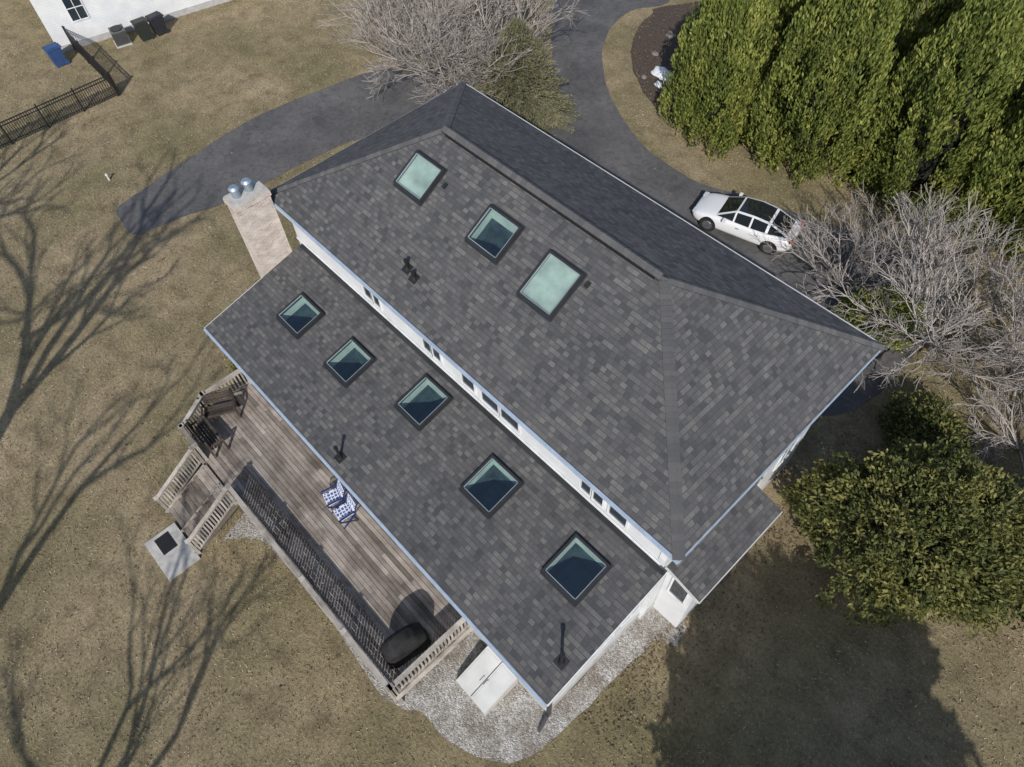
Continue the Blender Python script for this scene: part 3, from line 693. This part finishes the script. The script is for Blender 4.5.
for a_ in ((3.6,21.4,2.35,8.0),(8.0,22.9,2.75,9.5),(12.6,24.2,2.7,9.2),(16.8,24.6,2.5,8.6),(20.5,24.8,2.4,8.0),(23.8,24.2,2.1,7.5),(5.3,26.2,2.3,9.0),(10.2,28.0,2.5,9.5),(1.7,25.9,1.8,7.0),(14.8,28.8,2.5,9.2),(19.2,29.2,2.5,9.0)): arbor(*a_)
def shrub(nm,x,y,R,H,k,per,mat,leaf=(.17,.075)):
    e=empty(nm,(x,y,0),random.uniform(0,6))
    ph=RNG.uniform(0,2*np.pi,k); ct=RNG.uniform(-.25,1,k); st_=np.sqrt(1-ct**2)
    bu=(1+.16*np.sin(2*ph+1)+.10*np.sin(5*ph))*RNG.uniform(.76,1.05,k)
    Cc=np.stack([np.cos(ph)*st_*R*bu,np.sin(ph)*st_*R*bu,H*.42+ct*H*.55*RNG.uniform(.8,1.08,k)],1)
    Rr=np.full((k,3),.34)*RNG.uniform(.6,1.4,k)[:,None]*np.array([1.1,1.1,.8])
    foliage('foliage',Cc,Rr,per,leaf,mat,'flat',np.array([0,0,H*.2]),e)
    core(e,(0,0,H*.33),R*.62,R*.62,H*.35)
    m_=MB()
    for i in range(6):
        t_=i*1.05; m_.cyl((0.1*math.cos(t_),.1*math.sin(t_),0),(R*.5*math.cos(t_),R*.5*math.sin(t_),H*.6),.06,.03,7)
    m_.obj('stems',BARK,e)
shrub('evergreen_shrub',21.5,7.9,3.0,4.3,470,90,RHO); shrub('evergreen_shrub',25.2,10.2,2.6,3.6,280,90,RHO)
shrub('evergreen_shrub',16.2,15.6,1.3,1.9,110,80,ARB,(.12,.06)); shrub('evergreen_shrub',20.0,12.2,1.3,1.6,100,80,RHO); shrub('evergreen_shrub',.35,-3.3,.55,.9,40,70,RHO,(.09,.05))
def spruce(x,y,R,H):
    e=empty('spruce_tree',(x,y,0)); k=360; t_=RNG.uniform(0,1,k)**1.3; ph=RNG.uniform(0,2*np.pi,k)
    Cs=[];Rb=[];br=MB()
    for t1,p1 in zip(t_,ph):
        ln=R*(1-t1)**.75*random.uniform(.7,1.1)+.1; z0=.25+t1*(H-.4); q=random.random()
        ns_=max(2,int(ln/.2))
        for i in range(ns_):
            s1=(i+.6)/ns_; Cs.append((math.cos(p1)*ln*s1,math.sin(p1)*ln*s1,z0-.25*s1*ln*.5+.12*s1)); Rb.append(.4*q+.6*s1)
        br.bar((0,0,z0),(math.cos(p1)*ln*.95,math.sin(p1)*ln*.95,z0-.12*ln),.025,.025)
    Cs=np.array(Cs); 
    foliage('foliage',Cs,np.tile([.19,.19,.10],(len(Cs),1)),26,(.17,.035),SPR,'out',np.array([0,0,H*.3]),e,np.array(Rb))
    br.obj('branches',BARK,e); m_=MB(); m_.cyl((0,0,0),(0,0,H),.14,.02,8); m_.obj('trunk',BARK,e)
spruce(-4.1,15.5,3.1,5.0)
def tubes(name,segs,mat,parent,sides=4):
    S_=np.array(segs); a=S_[:,0:3];b_=S_[:,3:6];r0=S_[:,6];r1=S_[:,7]; d=unit(b_-a)
    up=np.where(np.abs(d[:,2:3])<.9,np.array([[0,0,1.]]),np.array([[1.,0,0]])); x=unit(np.cross(up,d)); y=np.cross(d,x); n_=len(a)
    V=np.zeros((n_,2*sides,3))
    for k in range(sides):
        t_=2*math.pi*k/sides; o_=x*math.cos(t_)+y*math.sin(t_); V[:,k]=a+o_*r0[:,None]; V[:,sides+k]=b_+o_*r1[:,None]
    fl=[]
    for k in range(sides): fl.append([k,(k+1)%sides,sides+(k+1)%sides,sides+k])
    Fc=(np.arange(n_)[:,None,None]*2*sides+np.array(fl)[None]).reshape(-1,4)
    return np_mesh(name,V.reshape(-1,3),Fc,RNG.uniform(0,1,len(Fc)),mat,parent)
def bare(nm,x,y,H,stems,lv,kids,spread,mat,r0,trunk=0,tipr=.007,ratio=.68,fl=.62,lean=(.25,.9),sides=4,q75=.75):
    e=empty(nm,(x,y,0)); segs=[]; rr=random.Random(int(x*31+y*17+stems))
    def grow(p,d,ln,rad,l_):
        ns_=3; q=p
        for i in range(ns_):
            d=(d+Vector((rr.gauss(0,.13),rr.gauss(0,.13),rr.gauss(.03,.09)))).normalized()
            n2=q+d*(ln/ns_)
            if n2.z<.05: n2.z=.05
            ra=rad*(1-.25*i/ns_); rb_=rad*(1-.25*(i+1)/ns_)
            segs.append((*q,*n2,max(ra,tipr),max(rb_,tipr)))
            q=n2
            if l_>0 and i<ns_-1 and rr.random()<q75:
                ax=Vector((rr.gauss(0,1),rr.gauss(0,1),rr.gauss(0,.5))).normalized()
                grow(q,(d+ax*spread*1.1).normalized(),ln*ratio*.8,rad*.5,l_-1)
        if l_>0:
            for _ in range(kids):
                ax=Vector((rr.gauss(0,1),rr.gauss(0,1),rr.gauss(0,.6))).normalized()
                grow(q,(d+ax*spread).normalized(),ln*ratio*rr.uniform(.8,1.15),rad*fl,l_-1)
    base=Vector((0,0,0))
    if trunk:
        segs.append((0,0,0,0.05,.02,trunk*.5,r0*1.2,r0*1.05)); segs.append((.05,.02,trunk*.5,.1,0,trunk,r0*1.05,r0)); base=Vector((.1,0,trunk))
    for i in range(stems):
        t_=2*math.pi*i/stems+rr.uniform(-.3,.3); sp=rr.uniform(*lean) 
        grow(base,Vector((math.cos(t_)*sp,math.sin(t_)*sp,1)).normalized(),H*.34,r0*(.7 if trunk else 1),lv)
    tubes('branches',segs,mat,e,sides)
    return len(segs)
cnt=0
cnt+=bare('bare_shrub',13.9,16.9,4.9,12,4,2,.6,TWIG,.04,0,.0075,lean=(.4,1.6),sides=3)
cnt+=bare('bare_tree',17.8,16.6,6.6,14,4,3,.6,TWIG,.075,0,.0075,lean=(.35,1.7),sides=3,q75=.6)
cnt+=bare('bare_tree',20.9,17.6,6.0,12,4,2,.6,TWIG,.06,0,.0075,lean=(.4,1.6),sides=3)
cnt+=bare('bare_shrub',22.6,14.6,4.2,10,4,2,.6,TWIG,.04,0,.0075,lean=(.4,1.6),sides=3)
cnt+=bare('bare_tree',-9.7,14.3,8.2,14,4,3,.6,TWIG,.07,0,.009,lean=(.35,1.6),sides=3,q75=.6)
cnt+=bare('bare_tree',-6.9,15.8,7.6,12,4,3,.6,TWIG,.07,0,.009,lean=(.3,1.5),sides=3,q75=.6)
cnt+=bare('bare_tree',-11.8,17.4,7.4,12,4,2,.6,TWIG,.06,0,.009,lean=(.3,1.6),sides=3)
# trees just outside the view to the south, whose shadows cross the lawn
cnt+=bare('bare_tree',1.6,-18.0,12.5,4,4,2,.55,BARK,.34,7.0,.022,lean=(.3,.8),q75=.4)
cnt+=bare('bare_tree',14.5,-19.5,10,4,4,2,.5,BARK,.18,3.5,.016,q75=.35)
cnt+=bare('bare_tree',-10.5,-18.2,12,4,4,2,.6,BARK,.26,5,.02,q75=.35)
cnt+=bare('bare_tree',9.0,-22.0,12,3,4,2,.5,BARK,.24,6,.018,q75=.35)
print('segs',cnt)
def bigtree(x,y,R,H,zc):
    e=empty('evergreen_tree',(x,y,0)); k=520; u=unit(RNG.normal(0,1,(k,3)))*(RNG.uniform(.2,1,k)**.4)[:,None]
    u*=(1+.16*np.sin(4*np.arctan2(u[:,1],u[:,0])+1)+.1*np.sin(9*u[:,2]+5*u[:,0]))[:,None]
    Cc=u*np.array([R,R,H-zc])+np.array([0,0,zc]); 
    foliage('foliage',Cc,np.full((k,3),.65),60,(.5,.22),RHO,'flat',np.array([0,0,zc]),e)
    m_=MB(); m_.cyl((0,0,0),(0,0,zc),.3,.18,10); m_.cyl((0,0,zc),(0,0,H-.5),.18,.04,8); m_.obj('trunk',BARK,e)
bigtree(29.0,-5.0,3.9,9.5,5.8)
